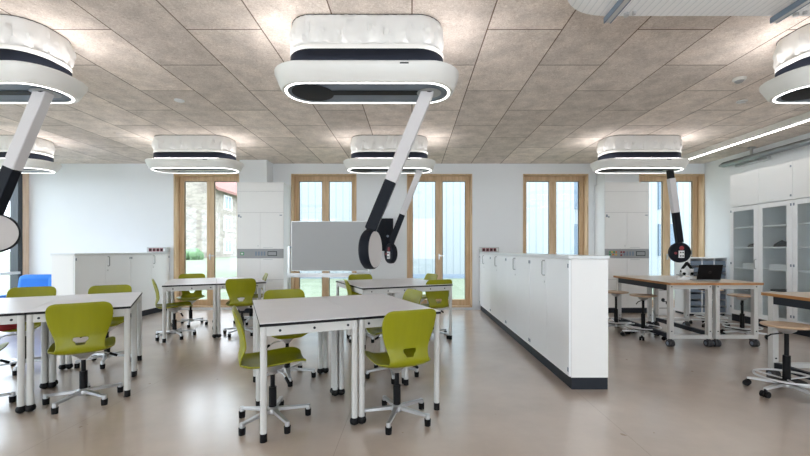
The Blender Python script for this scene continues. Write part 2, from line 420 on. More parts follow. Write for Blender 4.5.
# ------------------------------------------------------------------ lamps and things on the ceiling and walls
def supply_unit(name_label, x, y, arm=None):
    u = empty('ceiling_supply_unit', (x, y, H))
    tag(u, name_label, 'ceiling unit', 'ceiling supply units hung in two rows')
    # pleated textile skirt
    loops = []
    for k in range(9):
        z = -.225*k/8; lp = []
        base = rrect(.595, .25, .2, z, 14)
        dense = []
        for i, p in enumerate(base):
            q0 = Vector(p); q1 = Vector(base[(i+1) % len(base)]); m_ = max(1, int((q1-q0).length/.03))
            dense += [q0.lerp(q1, j/m_) for j in range(m_)]
        for i, p in enumerate(dense):
            q = Vector(p); n = Vector((q.x*.4, q.y*2.2, 0)).normalized()
            t = k/8
            d = (.008*math.sin(i*.9+x*3) + .012*math.sin(i*1.7+3*t+y)*t + .010*math.sin(i*2.9+1.3+5*t))*math.sin(PI*min(1, t))**.6*1.5
            lp.append(q + n*(d + .012*math.sin(PI*t)))
        loops.append(lp)
    MB().loft(loops).build('fabric_skirt', 'fabric', u, sharp=80)
    MB().loft([rrect(.598,.253,.2,-.001), rrect(.598,.253,.2,-.005)]).build('ceiling_rim', 'dark', u)
    MB().loft([rrect(.606,.252,.21,-.222), rrect(.613,.258,.21,-.228), rrect(.613,.258,.21,-.256), rrect(.612,.257,.21,-.262)]).build('top_plate', 'housing', u)
    band = MB().loft([rrect(.612,.257,.21,-.262), rrect(.612,.257,.21,-.38)]).build('dark_band', 'navy', u)
    hs = MB().loft([rrect(.60,.245,.21,-.365), rrect(.725,.285,.235,-.365), rrect(.735,.292,.24,-.372), rrect(.735,.29,.24,-.392), rrect(.70,.245,.225,-.485), rrect(.685,.232,.215,-.50), rrect(.665,.212,.20,-.50)], True, False)
    hs.build('housing', 'housing', u, sharp=40)
    MB().box(.27, .335, -.2955, -.285, -.392, -.384).build('sensor_slot', 'black', u)
    up = MB(); up.loft([rrect(.66,.272,.22,-.363), rrect(.70,.28,.23,-.363)], False, False); up.build('uplight_strip', 'uplight', u)
    rg = MB(); rg.loft([rrect(.667,.213,.202,-.5010), rrect(.652,.198,.187,-.503)], False, False); rg.build('light_ring', 'ring', u)
    MB().loft([rrect(.668,.2135,.202,-.4995), rrect(.648,.194,.183,-.5015), rrect(.645,.192,.18,-.4940)], False, False).build('ring_light_shield', 'housing', u)  # added shield above the ring, keeps its glow off the base panel
    lowered = arm is not None
    pn = MB(); pn.loft([rrect(.645,.192,.18,-.494), rrect(.645,.192,.18,-.490)], False, True)
    pn.build('base_panel', 'panel', u)
    MB().box(-.40, .56, -.043, .043, -.4965, -.4945).build('arm_slot', 'black', u)
    MB().lathe([(.0,-.4975),(.168,-.4975),(.168,-.4945),(0,-.4945)], 28, Matrix.Translation((-.45,0,0))).build('head_well', 'black', u)
    MB().lathe([(.0,-.4985),(.10,-.4985),(.10,-.4945),(0,-.4945)], 24, Matrix.Translation((.50,0,0))).build('pivot_cover', 'greypanel', u)
    if lowered:
        bx, bz, split, yaw, face = arm
        p0 = Vector((.50, 0, -.46)); p2 = Vector((bx, 0, bz-H+.16)); d = (p2-p0)
        pm = p0 + d*split
        a = MB()
        if face == 'dark_top':
            a.use('black').bar(p0, p0+d*.16, .085, .07, up=(0,1,0)); a.use('armwhite').bar(p0+d*.14, pm, .10, .085, up=(0,1,0))
        else:
            a.use('black').cyl(p0+Vector((0,-.05,0)), p0+Vector((0,.05,0)), .045); a.use('armwhite').bar(p0, pm, .10, .085, up=(0,1,0))
        ua = a.build('upper_arm', None, u, bevel=.008)
        MB().bar(pm-d*.02, p2, .094, .08, up=(0,1,0)).build('lower_arm', 'navy', u, bevel=.006)
        c = Vector((bx, 0, bz-H))
        hd = empty('socket_head', c, yaw); hd.parent = u           # local -Y is the socket / cover face
        rot = Matrix.Rotation(R(90), 4, 'X')
        MB().lathe([(0,-.045),(.145,-.045),(.161,-.03),(.164,0),(.161,.03),(.151,.045),(.150,.036),(0,.036)], 36, rot).build('drum', 'navy', hd)
        MB().bar((0,0,.13), (0,0,.20), .06, .05).build('joint', 'black', hd)
        if face == 'plain':
            MB().lathe([(0,.046),(.148,.046),(.148,.036),(0,.036)], 36, rot).build('cover_disc', 'face', hd)
        else:
            s1 = MB().box(-.035, .045, -.052, -.036, -.085, .03).build('data_plate', 'paper', hd)
            for sx in (-.02, .015):
                for sz in (-.065, -.01): MB().box(sx, sx+.02, -.055, -.05, sz, sz+.02).build('port', 'kick', s1)
            MB().lathe([(0,.05),(.033,.05),(.033,.036),(0,.036)], 20, Matrix.Translation((0.01,0,.07)) @ rot).build('power_socket', 'redsock', hd)
            MB().lathe([(0,.05),(.02,.05),(.02,.036),(0,.036)], 16, Matrix.Translation((-.08,0,-.01)) @ rot).build('power_socket', 'redsock', hd)
    else:
        MB().lathe([(.0,-.505),(.14,-.505),(.145,-.502),(.145,-.498),(0,-.498)], 28, Matrix.Translation((-.45,0,0))).build('folded_head', 'face', u)
        MB().box(-.32, .52, -.04, .04, -.502, -.497).build('folded_arm', 'armwhite', u)
    return u
YA, YB = 3.2, 6.3
supply_unit('white ceiling supply unit at the upper left edge, front row, its arm hanging left', -3.50, YA, (.075, 1.37, .64, R(42), 'plain'))
supply_unit('largest central white ceiling supply unit, arm slanting down to a grey-faced disc', -.36, YA, (.02, 1.235, .66, R(74), 'plain'))
supply_unit('white ceiling supply unit cut off by the upper right edge, front row', 3.70, YA, (.06, 1.9, .6, R(-40), 'plain'))
supply_unit('white ceiling supply unit above the back-left tables with its arm folded away', -3.485, YB)
supply_unit('white ceiling supply unit behind the central one, thin arm with small dark disc', -.36, YB, (.02, 1.175, .62, R(-60), 'socket'))
supply_unit('white ceiling supply unit above the workbenches, arm with socket disc facing forward', 3.65, YB, (.66, 1.19, .60, R(-6), 'dark_top'))
supply_unit('white ceiling supply unit at the far left, behind the hanging arm', -6.5, YB)

# linear ceiling light
l = empty('linear_ceiling_light', (5.17, 0, H)); tag(l, 'long white linear light on the ceiling at right', 'ceiling light')
MB().box(-.075, .045, .8, 7.62, -.085, -.001).build('housing', 'housing', l, bevel=.003)
MB().box(-.012, .03, .82, 7.60, -.089, -.084).build('diffuser', 'tubeglow', l)
# tubular fitting along the right wall
l = empty('wall_tube', (5.86, 0, 2.83)); tag(l, 'grey metal tube running under the ceiling above the glass cupboards', 'tube')
MB().cyl((0,1.0,0), (0,7.35,0), .05, n=20).cyl((0,7.35,0),(0,7.45,0), .05, .02, n=20).build('tube_body', 'pipe', l, sharp=50)
for yy in (2.0, 4.4, 6.75): MB().bar((0,yy,.04), (0,yy,.178), .03, .03).box(-.05,.05,yy-.03,yy+.03,.15,.178).build('bracket', 'steel', l)
MB().bar((.12,6.55,-.05),(.12,7.2,-.05), .06, .05).bar((0,6.8,-.03),(.12,6.8,-.05),.03,.02).build('side_reflector', 'steel', l)

# ribbed sheet sail under the ceiling, top right
s_ = empty('ceiling_sail', (2.75, 1.28, 2.81)); tag(s_, 'white ribbed suspended sheet with rounded corner at the top right edge', 'ceiling panel')
MB().loft([rrect(1.81,1.36,.36,0,10), rrect(1.82,1.37,.36,.008,10), rrect(1.81,1.36,.36,.02,10)]).build('sheet', 'sail', s_)
for xx, nm in ((-1.42,0), (-.287,1)):
    rl = MB().box(xx-.02, xx+.02, -1.2, 1.38, -.035, -.001).build('rail', 'mesh_grey', s_, bevel=.004)
    MB().box(xx-.025, xx-.017, -1.2, 1.384, -.037, -.0).box(xx+.017, xx+.025, -1.2, 1.384, -.037, -.0).build('rail_lip', 'tray', rl)
    MB().cyl((xx+.1,1.33,-.02),(xx+.1,1.33,.0), .016, n=12).cyl((xx+.14,1.31,-.02),(xx+.14,1.31,.0), .012, n=12).build('screw', 'steel', s_)
for xx in (-1.2, 1.2):
    for yy in (-1.0, .9): MB().cyl((xx,yy,.02),(xx,yy,.199), .006, n=8).build('hanger', 'steel', s_)

o = MB().use('housing').lathe([(0,-.002),(.06,-.002),(.06,-.018),(.045,-.03),(.042,-.03)], 24).use('greypanel').lathe([(.042,-.03),(.03,-.045),(0,-.045)], 24).build('smoke_detector', None, None, (3.39, 4.05, H))
tag(o, 'small round smoke detector on the ceiling left of the right supply unit', 'detector')
for lab, x, y in (('small white spot on the ceiling below the smoke detector', 3.94, 4.67), ('small white spot on the ceiling between the left supply units', -2.76, 4.64)):
    o = MB().lathe([(0,-.002),(.055,-.002),(.055,-.010),(.045,-.016),(0,-.016)], 20).build('ceiling_spot', 'paper', None, (x, y, H)); tag(o, lab, 'ceiling spot')

# ------------------------------------------------------------------ low cabinets
def d_handle(parent, x, y, z, along_y, out, m='greypanel'):
    # vertical D handle on a face; 'out' is the outward direction along x
    pts = [(x, y, z-.075), (x+out*.022, y, z-.075), (x+out*.03, y, z-.065), (x+out*.03, y, z+.065), (x+out*.022, y, z+.075), (x, y, z+.075)]
    return MB().tube(pts, .006, 8).build('handle', m, parent)
def low_unit(label, xf, xb, y0, y1, handle_on, grp):
    o = empty('low_cabinet', ((xf+xb)/2, (y0+y1)/2, 0)); tag(o, label, 'cabinet', grp)
    cx, cy = (xf+xb)/2, (y0+y1)/2; hx = abs(xf-xb)/2; hy = (y1-y0)/2
    sgn = 1 if xf > xb else -1
    MB().box(-hx, hx, -hy+.001, hy-.001, .105, 1.15).build('carcass', 'offwhite', o)
    MB().box(-hx+.004, hx-.004, -hy+.001, hy-.001, 0, .105).build('plinth', 'kick', o)
    MB().box(sgn*hx, sgn*(hx+.002), -hy+.004, hy-.004, .11, 1.145).build('door_gap', 'gap', o)
    for k, (a, b) in enumerate(((-hy+.003, -.0015), (.0015, hy-.003))):
        d = MB().box(sgn*(hx+.002), sgn*(hx+.02), a, b, .112, 1.145).build('door', 'white', o, bevel=.0015)
        if k == handle_on:
            yy = b-.05 if k == 0 else a+.05
            d_handle(d, sgn*(hx+.02), yy, 1.045, True, sgn)
            MB().cyl((sgn*(hx+.02), yy, .90), (sgn*(hx+.025), yy, .90), .011, n=12).build('lock', 'steel', d)
        ye = a+.018 if k == 0 else b-.018
        for zz in (.17, 1.09): MB().box(sgn*(hx+.02), sgn*(hx+.024), ye-.01, ye+.01, zz-.018, zz+.018).build('hinge', 'tray', d)
    return o
XC0, XC1 = 1.405, 1.73
ys = [3.447, 4.61, 5.77, 6.91, 8.03]
nm = ['nearest', 'second', 'third', 'farthest']
for i in range(4):
    low_unit('white low cabinet in the centre row, %s from the front' % nm[i] if i else 'white low cabinet at the near end of the centre row', XC0, XC1, ys[i], ys[i+1]-.001, 1 if i != 9 else 0, 'low cabinets of the centre row')
tag(MB().box(XC0-.03, XC1+.005, 3.43, 8.03, 1.152, 1.18).build('cabinet_top', 'worktop', None, bevel=.002), 'long pale grey top on the centre row of white cabinets', 'worktop')
XD0, XD1 = -5.0, -5.325
low_unit('white low cabinet of the left row, nearer one', XD0, XD1, 5.775, 6.925, 1, 'low cabinets of the left row')
low_unit('white low cabinet of the left row, at the far wall', XD0, XD1, 6.926, 8.03, 1, 'low cabinets of the left row')
tag(MB().box(XD1-.005, XD0+.03, 5.76, 8.03, 1.152, 1.18).build('cabinet_top', 'worktop', None, bevel=.002), 'pale grey top on the left row of white cabinets', 'worktop')

def socket_strip(label, x0, x1):
    o = empty('socket_strip', ((x0+x1)/2, 7.94, 1.181)); tag(o, label, 'socket strip', 'socket strips on the cabinet tops')
    h = (x1-x0)/2
    MB().box(-h, h, -.04, .07, 0, .105).build('case', 'mesh_grey', o, bevel=.003)
    for k in range(4):
        xx = -h+.075 + k*.076
        q = MB().box(xx-.031, xx+.031, -.045, -.04, .02, .085).build('socket', 'redsock', o)
        MB().cyl((xx, -.047, .052), (xx, -.044, .052), .022, n=14).build('opening', 'black', q)
    MB().box(h-.07, h-.03, -.045, -.04, .025, .08).build('switch', 'paper', o)
socket_strip('socket strip with dark red sockets on the left cabinet top', -5.36, -4.96)
socket_strip('socket strip with dark red sockets on the centre cabinet top', 1.375, 1.76)

# ------------------------------------------------------------------ tall cupboards on the far wall
def tall(label, x0, x1, coloured):
    o = empty('tall_cupboard', (x0, 7.61, 0)); tag(o, label, 'cupboard', 'tall service cupboards on the far wall')
    W = x1-x0; D = YF-.003-7.61
    MB().box(0, W, .02, D, .10, 2.55).build('carcass', 'white', o)
    MB().box(.01, W-.01, .03, D, 0, .10).build('plinth', 'kick', o)
    MB().box(.004, W-.004, .014, .02, .10, 2.545).build('gap_backing', 'gap', o)
    p = MB().box(.002, W-.002, 0, .014, 2.375, 2.548).build('top_fascia', 'offwhite', o)
    MB().box(.002, W-.002, 0, .014, 1.965, 2.370).build('upper_panel', 'offwhite', o)
    for k in range(2):
        a, b = (.002, W/2-.002) if k == 0 else (W/2+.002, W-.002)
        d = MB().box(a, b, 0, .014, 1.252, 1.960).build('door', 'offwhite', o)
        hx = b-.09 if k == 0 else a+.1
        if k == 1: MB().box(a+.06, a+.24, -.012, 0, 1.275, 1.285).build('handle', 'steel', d)
        else: MB().box(b-.05, b-.03, -.006, 0, 1.30, 1.32).build('lock', 'steel', d)
        if k == 0:
            MB().box(a+.02, a+.05, -.004, 0, 1.87, 1.92).box(a+.06, a+.085, -.004, 0, 1.86, 1.885).build('hinge', 'tray', d)
        else: MB().box(b-.075, b-.025, -.004, 0, 1.90, 1.915).build('hinge', 'tray', d)
        MB().box(a, b, 0, .014, .655, 1.070).build('drawer', 'offwhite', o)
        d2 = MB().box(a, b, 0, .014, .108, .650).build('lower_door', 'offwhite', o)
        if k == 1:
            MB().box(a+.06, a+.24, -.012, 0, 1.04, 1.05).build('handle', 'steel', o)
            MB().box(a+.06, a+.24, -.012, 0, .625, .635).build('handle', 'steel', d2)
    c = MB().box(.002, W-.002, -.008, .014, 1.076, 1.246).build('control_panel', 'greypanel', o, bevel=.003)
    if coloured:
        for k, (m_, xx, zz) in enumerate([('greenled',.09,1.19),('yellow',.13,1.19),('greenled',.17,1.19),('orange',.21,1.19),('greenled',.09,1.14),('orange',.15,1.14),('yellow',.21,1.14),('redsock',.31,1.19),('redsock',.36,1.19),('redsock',.31,1.13)]):
            MB().cyl((xx,-.02,zz),(xx,-.008,zz), .017, n=12).build('button', m_, c)
    else:
        MB().box(.07, .14, -.014, -.008, 1.13, 1.19).build('button', 'greenled', c)
        MB().box(.085, .125, -.016, -.013, 1.145, 1.175).build('lamp', 'paper', c)
    for k in range(4): MB().box(.36+k*.055, .39+k*.055, -.014, -.008, 1.12, 1.20).build('switch', 'tray', c)
    MB().box(.60, .78, -.012, -.008, 1.115, 1.205).build('display', 'kick', c); MB().box(.612, .768, -.014, -.011, 1.127, 1.193).build('screen', 'greypanel', c)
    return o
tall('tall white cupboard with grey control strip at the left of the whiteboard', -3.406, -2.50, False)
tall('tall white cupboard with coloured buttons behind the centre cabinets', 3.755, 4.615, True)

# ------------------------------------------------------------------ glass cupboards on the right wall
def glass_unit(label, y1, y0, grp, shelves=(.15,.58,.93,1.28,1.62)):
    XFc = 5.58; D = .44
    o = empty('glass_cupboard', (XFc, (y0+y1)/2, 0)); tag(o, label, 'cupboard', grp)
    hy = (y1-y0)/2
    f = MB(); f.box(.02, D, -hy, -hy+.02, .12, 1.97).box(.02, D, hy-.02, hy, .12, 1.97).box(D-.012, D, -hy+.02, hy-.02, .12, 1.97).box(.02, D-.012, -hy+.02, hy-.02, 1.95, 1.97).box(.02, D-.012, -hy+.02, hy-.02, .12, .14)
    f.box(.03, D-.012, -.012, .012, .14, 1.95)
    f.build('carcass', 'white', o)
    MB().box(.03, D, -hy, hy, 0, .12).build('plinth', 'kick', o)
    for z in shelves[1:]:
        MB().box(.05, D-.012, -hy+.021, -.013, z-.022, z).build('shelf', 'white', o); MB().box(.05, D-.012, .013, hy-.021, z-.022, z).build('shelf', 'white', o)
    for k in range(2):
        a, b = (-hy+.002, -.002) if k == 0 else (.002, hy-.002)
        s1 = .085
        d = MB().box(0, .018, a, a+s1, .125, 1.962).box(0, .018, b-s1*.8, b, .125, 1.962).box(0, .018, a+s1, b-s1*.8, 1.895, 1.962).box(0, .018, a+s1, b-s1*.8, .125, .20).build('door_frame', 'white', o)
        MB().box(.007, .011, a+s1, b-s1*.8, .20, 1.895).build('glass_pane', 'cabglass', d)
        if k == 1: d_handle(d, 0, a+.04, 1.0, True, -1)
        ye = a+.02 if k == 0 else b-.02
        for zz in (.25, 1.0, 1.90): MB().box(-.004, 0, ye-.01, ye+.01, zz-.018, zz+.018).build('hinge', 'tray', d)
    return o
def overhead(label, y1, y0, grp):
    XFc = 5.58; D = .44
    o = empty('overhead_cabinet', (XFc, (y0+y1)/2, 1.976)); tag(o, label, 'cabinet', grp)
    hy = (y1-y0)/2
    MB().box(.02, D, -hy, hy, 0, .558).build('carcass', 'white', o)
    MB().box(.017, .02, -hy+.003, hy-.003, .003, .555).build('gap_backing', 'gap', o)
    for k in range(2):
        a, b = (-hy+.002, -.0015) if k == 0 else (.0015, hy-.002)
        d = MB().box(0, .017, a, b, .002, .556).build('door', 'white', o)
        if k == 0:
            MB().box(-.012, 0, b-.26, b-.08, .03, .04).build('handle', 'offwhite', d)
            for zz in (.06, .49): MB().box(-.004, 0, a+.012, a+.034, zz-.014, zz+.014).build('hinge', 'tray', d)
YG = [6.861, 5.735, 4.61, 3.48]
for i, wd in enumerate(('at the far end of the right wall', 'at the right photo edge', 'nearest the viewer beyond the right photo edge')):
    if i == 2: continue
    glass_unit('tall white glass-fronted cupboard with shelves, %s' % wd, YG[i], YG[i+1]+.001, 'glass cupboards on the right wall')
    overhead('white overhead cabinet above the glass cupboard, %s' % wd, YG[i], YG[i+1]+.001, 'overhead cabinets on the right wall')
def cloth_pile(label, x, y, z, hx, hy, hz, m_='foil', name='folded_cloth'):
    loops = []
    for k in range(5):
        t = k/4; s = 1 - .5*t*t; lp = []
        for i in range(20):
            a = 2*PI*i/20; rr = s*(1+.10*math.sin(3*a+k)+.06*math.sin(7*a+2*k))
            lp.append((hx*rr*math.cos(a), hy*rr*math.sin(a), hz*t*(1+.25*math.sin(2*a+k*.8))))
        loops.append(lp)
    tag(MB().loft(loops).build(name, m_, None, (x, y, z+.001), sharp=60), label, 'cloth')
cloth_pile('dark crumpled cloth on the third shelf of the far glass cupboard, left door', 5.80, 6.52, 1.28, .12, .19, .055)
cloth_pile('dark crumpled cloth heap on the upper shelf of the far glass cupboard, right door', 5.80, 6.02, 1.28, .13, .21, .085)
def flat_box(name, label, cat, m_, x, y, z, sx, sy, sz, n=1, rz=0):
    b_ = MB()
    for k in range(n): b_.box(-sx/2, sx/2, -sy/2, sy/2, k*sz, k*sz+sz*.92)
    tag(b_.build(name, m_, None, (x, y, z+.001), rz, bevel=.002), label, cat)
flat_box('paper_stack', 'white paper stack in the far glass cupboard behind its left door', 'papers', 'paper', 5.80, 6.55, .93, .22, .36, .025, 3)
flat_box('paper_stack', 'white paper stack in the far glass cupboard behind its right door', 'papers', 'paper', 5.80, 6.03, .93, .22, .40, .025, 3)
flat_box('ring_binder', 'flat dark binder on the lower shelf of the far glass cupboard', 'binder', 'kick', 5.80, 6.03, .58, .22, .36, .03, 1)

# ------------------------------------------------------------------ tray tower by the right corner
t = empty('tray_tower', (5.18, 7.30, 0)); tag(t, 'white tray tower with three columns of blue-grey trays behind the laptop', 'tray unit')
f = MB(); W = .70; D = .42
for k in range(4): f.box(k*(W-.02)/3, k*(W-.02)/3+.02, 0, D, .06, 1.07)
f.box(0, W, 0, D, 1.07, 1.09).box(0, W, 0, D, .04, .06).box(0, W, D-.01, D, .06, 1.07); f.build('carcass', 'white', t)
MB().box(.02, W-.02, .03, D, 0, .04).build('plinth', 'kick', t)
for k in range(3):
    x0 = k*(W-.02)/3+.023; x1 = x0+(W-.02)/3-.026
    for r_ in range(8):
        z0 = .066 + r_*.125
        b_ = MB(); b_.box(x0, x1, .004, .016, z0, z0+.085).box(x0, x1, .016, D-.02, z0, z0+.006).box(x0, x0+.006, .016, D-.02, z0, z0+.085).box(x1-.006, x1, .016, D-.02, z0, z0+.085)
        b_.box((x0+x1)/2-.03, (x0+x1)/2+.03, -.008, .004, z0+.06, z0+.075)
        b_.build('tray', 'tray', t)

# ------------------------------------------------------------------ square classroom tables
TH = .762
def make_table():
    o = empty('classroom_table', (0,0,0))
    a = .324
    tp = MB(); tp.use('desk').box(-a, a, -a, a, TH-.004, TH); tp.use('deskedge').box(-a, a, -a, a, TH-.022, TH-.004)
    tp.build('tabletop', None, o)
    l_ = .300
    ap = MB(); w_ = .010
    ap.box(-l_, l_, -l_-.012, -l_+.012, TH-.085, TH-.023).box(-l_, l_, l_-.012, l_+.012, TH-.085, TH-.023).box(-l_-.012, -l_+.012, -l_, l_, TH-.085, TH-.023).box(l_-.012, l_+.012, -l_, l_, TH-.085, TH-.023)
    ap = ap.build('apron', 'legs', o)
    for xx in (-.20, 0.02, .25):
        for sg in (-1, 1): MB().cyl((xx, sg*(l_+.011), TH-.054), (xx, sg*(l_+.015), TH-.054), .009, n=12).build('bolt', 'kick', ap)
    for sx in (-1, 1):
        for sy in (-1, 1):
            lg = MB().cyl((sx*l_, sy*l_, .05), (sx*l_, sy*l_, TH-.023), .0215, n=20).build('leg', 'legs', o)
            if sx < 0: MB().cyl((sx*l_, sy*l_, .0), (sx*l_, sy*l_, .055), .0225, n=18).build('rubber_foot', 'black', lg)
            else:
                MB().lathe([(.012,.0),(.030,.012),(.034,.028),(.030,.044),(.020,.055),(.0,.058)], 16, Matrix.Translation((sx*l_, sy*l_, 0))).build('rolling_foot', 'black', lg)
    return o
tproto = make_table(); first = [True]
GROUPS = [  # name, corner nearest the viewer (left), rotation
 ('front-centre table block', (-.965, 2.475), 24.0, 'tables of the front-centre block'),
 ('front-left table block', (-3.475, 2.61), 31.0, 'tables of the front-left block'),
 ('back-left table block', (-3.305, 5.165), 27.0, 'tables of the back-left block'),
 ('back-centre table block', (-.61, 4.82), 25.5, 'tables of the back-centre block'),
]
for gname, (gx, gy), rot, grp in GROUPS:
    a = R(rot); ux = Vector((math.cos(a), math.sin(a))); uy = Vector((-math.sin(a), math.cos(a)))
    for i in range(2):
        for j in range(2):
            p = Vector((gx, gy)) + ux*(.325+.651*i) + uy*(.325+.651*j)
            o = tproto if first[0] else copy_tree(tproto); first[0] = False
            o.location = (p.x, p.y, 0); o.rotation_euler.z = a + (PI if i == 1 else 0)
            tag(o, 'pale grey square table, %s quarter of the %s' % (('near left','far left','near right','far right')[i*2+j], gname), 'table', grp)

# ------------------------------------------------------------------ green swivel chairs
def make_chair():
    o = empty('swivel_chair', (0,0,0))
    # moulded shell: side profile (y forward, z up) with half widths
    prof = [(-.262,.828,.142),(-.262,.822,.170),(-.259,.805,.191),(-.254,.778,.200),(-.246,.745,.202),(-.236,.705,.200),(-.226,.668,.194),(-.219,.637,.186),(-.215,.61,.177),(-.213,.582,.167),(-.213,.557,.158),(-.216,.530,.151),(-.220,.504,.146),(-.222,.478,.147),(-.217,.454,.156),(-.200,.436,.172),(-.172,.426,.190),(-.135,.423,.203),(-.09,.424,.209),(-.03,.428,.212),(.04,.434,.212),(.10,.440,.208),(.145,.443,.200),(.180,.441,.186),(.205,.433,.165),(.218,.422,.135)]
    b_ = MB(); nu = 20; V = []
    for k, (y, z, w_) in enumerate(prof):
        t = k/(len(prof)-1); row = []
        back = max(0, min(1, (z-.47)/.10)) if k < 15 else 0
        for i in range(nu+1):
            u = -1 + 2*i/nu
            dy = .034*back*(u*u)*min(1, (.83-z)/.12+.25) if k < 15 else 0
            dz = (.030*u**4 if k >= 15 else 0)
            row.append(b_.bm.verts.new((u*w_, y+dy, z+dz)))
        V.append(row)
    for k in range(len(prof)-1):
        for i in range(nu):
            if (k == 10 and 7 <= i <= 12) or (k == 11 and 8 <= i <= 11): continue
            b_._f([V[k][i], V[k][i+1], V[k+1][i+1], V[k+1][i]])
    sh = b_.build('seat_shell', 'green', o, sharp=180)
    so = sh.modifiers.new('thick', 'SOLIDIFY'); so.thickness = .011; so.offset = 0
    sb = sh.modifiers.new('smooth', 'SUBSURF'); sb.levels = 1; sb.render_levels = 1
    c = MB(); c.lathe([(0,.418),(.095,.418),(.075,.385),(.035,.355),(.03,.34),(0,.34)], 20); c.build('seat_mount', 'steel', o)
    lv = MB(); lv.tube([(.03,.02,.372),(.13,.06,.365),(.17,.075,.345)], .005, 8); lv = lv.build('lever', 'steel', o)
    MB().tube([(.165,.073,.349),(.215,.09,.318)], .011, 10).build('lever_grip', 'black', lv)
    g_ = MB(); g_.cyl((0,0,.07), (0,0,.245), .027, n=18).cyl((0,0,.245), (0,0,.36), .016, n=16); g_.build('gas_column', 'black', o)
    s_ = MB(); s_.lathe([(0,.055),(.035,.055),(.045,.065),(.045,.09),(.03,.105),(0,.105)], 20)
    for k in range(5):
        a = 2*PI*k/5 + .3; d = Vector((math.cos(a), math.sin(a), 0))
        s_.bar(d*.03+Vector((0,0,.083)), d*.248+Vector((0,0,.068)), .036, .026, w1=.026, h1=.018)
        s_.cyl(d*.25+Vector((0,0,.045)), d*.25+Vector((0,0,.08)), .016, n=12)
    s_.build('star_base', 'alu', o, bevel=.003)
    for k in range(5):
        a = 2*PI*k/5 + .3; d = Vector((math.cos(a), math.sin(a), 0))*.25
        MB().cyl((d.x,d.y,0), (d.x,d.y,.046), .021, .0235, n=14).build('castor', 'black', o)
    return o
cproto = make_chair(); cf = [True]
def chair(x, y, fx, fy, label, base=0.0, lift=1.0):
    o = cproto if cf[0] else copy_tree(cproto); cf[0] = False
    o.location = (x, y, 0); o.rotation_euler.z = math.atan2(-fx, fy)
    tag(o, label, 'chair', 'green swivel chairs around the tables')
    return o
chair(-.11, 2.86, -.44, .90, 'olive green swivel chair at the near right of the front-centre block, back to viewer')
chair(-1.005, 2.82, .91, .41, 'olive green swivel chair in side view at the left of the front-centre block')
chair(-1.20, 3.76, .41, -.91, 'olive green swivel chair facing the viewer behind the front-centre block')
chair(-.20, 3.85, -.90, -.43, 'olive green swivel chair at the right of the front-centre block, facing left')
chair(-2.68, 3.19, -.58, .815, 'olive green swivel chair in the left foreground, its whole back to viewer')
chair(-3.33, 4.27, .50, -.86, 'olive green swivel chair behind the front-left block, farther right')
chair(-4.02, 4.06, .50, -.86, 'olive green swivel chair behind the front-left block, before the blue armchair')
chair(-3.40, 2.98, -.52, .86, 'olive green swivel chair cut by the left photo edge, only a sliver seen')
chair(-3.36, 5.53, .835, .55, 'olive green swivel chair in side view at the left of the back-left block')
chair(-3.64, 6.43, .40, -.90, 'olive green swivel chair facing the viewer behind the back-left block')
chair(-2.50, 5.75, -.34, .94, 'olive green swivel chair, back to viewer, at the near side of the back-left block')
chair(-2.74, 6.65, -.89, -.45, 'olive green swivel chair in side view at the right of the back-left block')
chair(-.80, 6.27, .25, -.97, 'olive green swivel chair facing the viewer at the far side of the back-centre block')
chair(-.66, 5.40, .96, .28, 'olive green swivel chair in side view at the left of the back-centre block')
chair(.29, 5.56, -.36, .93, 'olive green swivel chair, back to viewer, at the right end of the back-centre block')
chair(.12, 6.52, -.88, -.46, 'olive green swivel chair at the far right of the back-centre block, facing left')
p = MB(); p.loft([rrect(.11,.09,.03,0), rrect(.125,.10,.04,.02), rrect(.125,.10,.04,.05), rrect(.11,.085,.03,.068)])
tag(p.build('cloth_bag', 'red', None, (-4.06, 3.93, .437), R(-30)), 'red bag on a green chair seat under the left tables', 'bag')

# ------------------------------------------------------------------ blue armchair
o = empty('armchair', (-6.13, 6.55, 0), R(12)); tag(o, 'blue upholstered armchair by the left window, behind the low cabinet', 'armchair')
def cushion(nm, x0, x1, y0, y1, z0, z1, b_=.05, rake=0):
    m_ = MB(); m_.loft([[(x0,y0,z0),(x1,y0,z0),(x1,y1,z0),(x0,y1,z0)], [(x0,y0+rake,z1),(x1,y0+rake,z1),(x1,y1+rake,z1),(x0,y1+rake,z1)]])
    return m_.build(nm, 'blue', o, bevel=b_)
cushion('seat_cushion', -.41, .20, -.33, .22, .24, .44)
cushion('backrest', -.62, .20, .20, .38, .12, .80, .07, .12)
cushion('armrest', -.58, -.42, -.34, .26, .12, .50); cushion('armrest', .21, .42, -.34, .40, .12, .80)
for sx in (-.5, .32):
    for sy in (-.27, .30): MB().cyl((sx,sy,0), (sx,sy,.13), .018, n=10).build('leg', 'black', o)

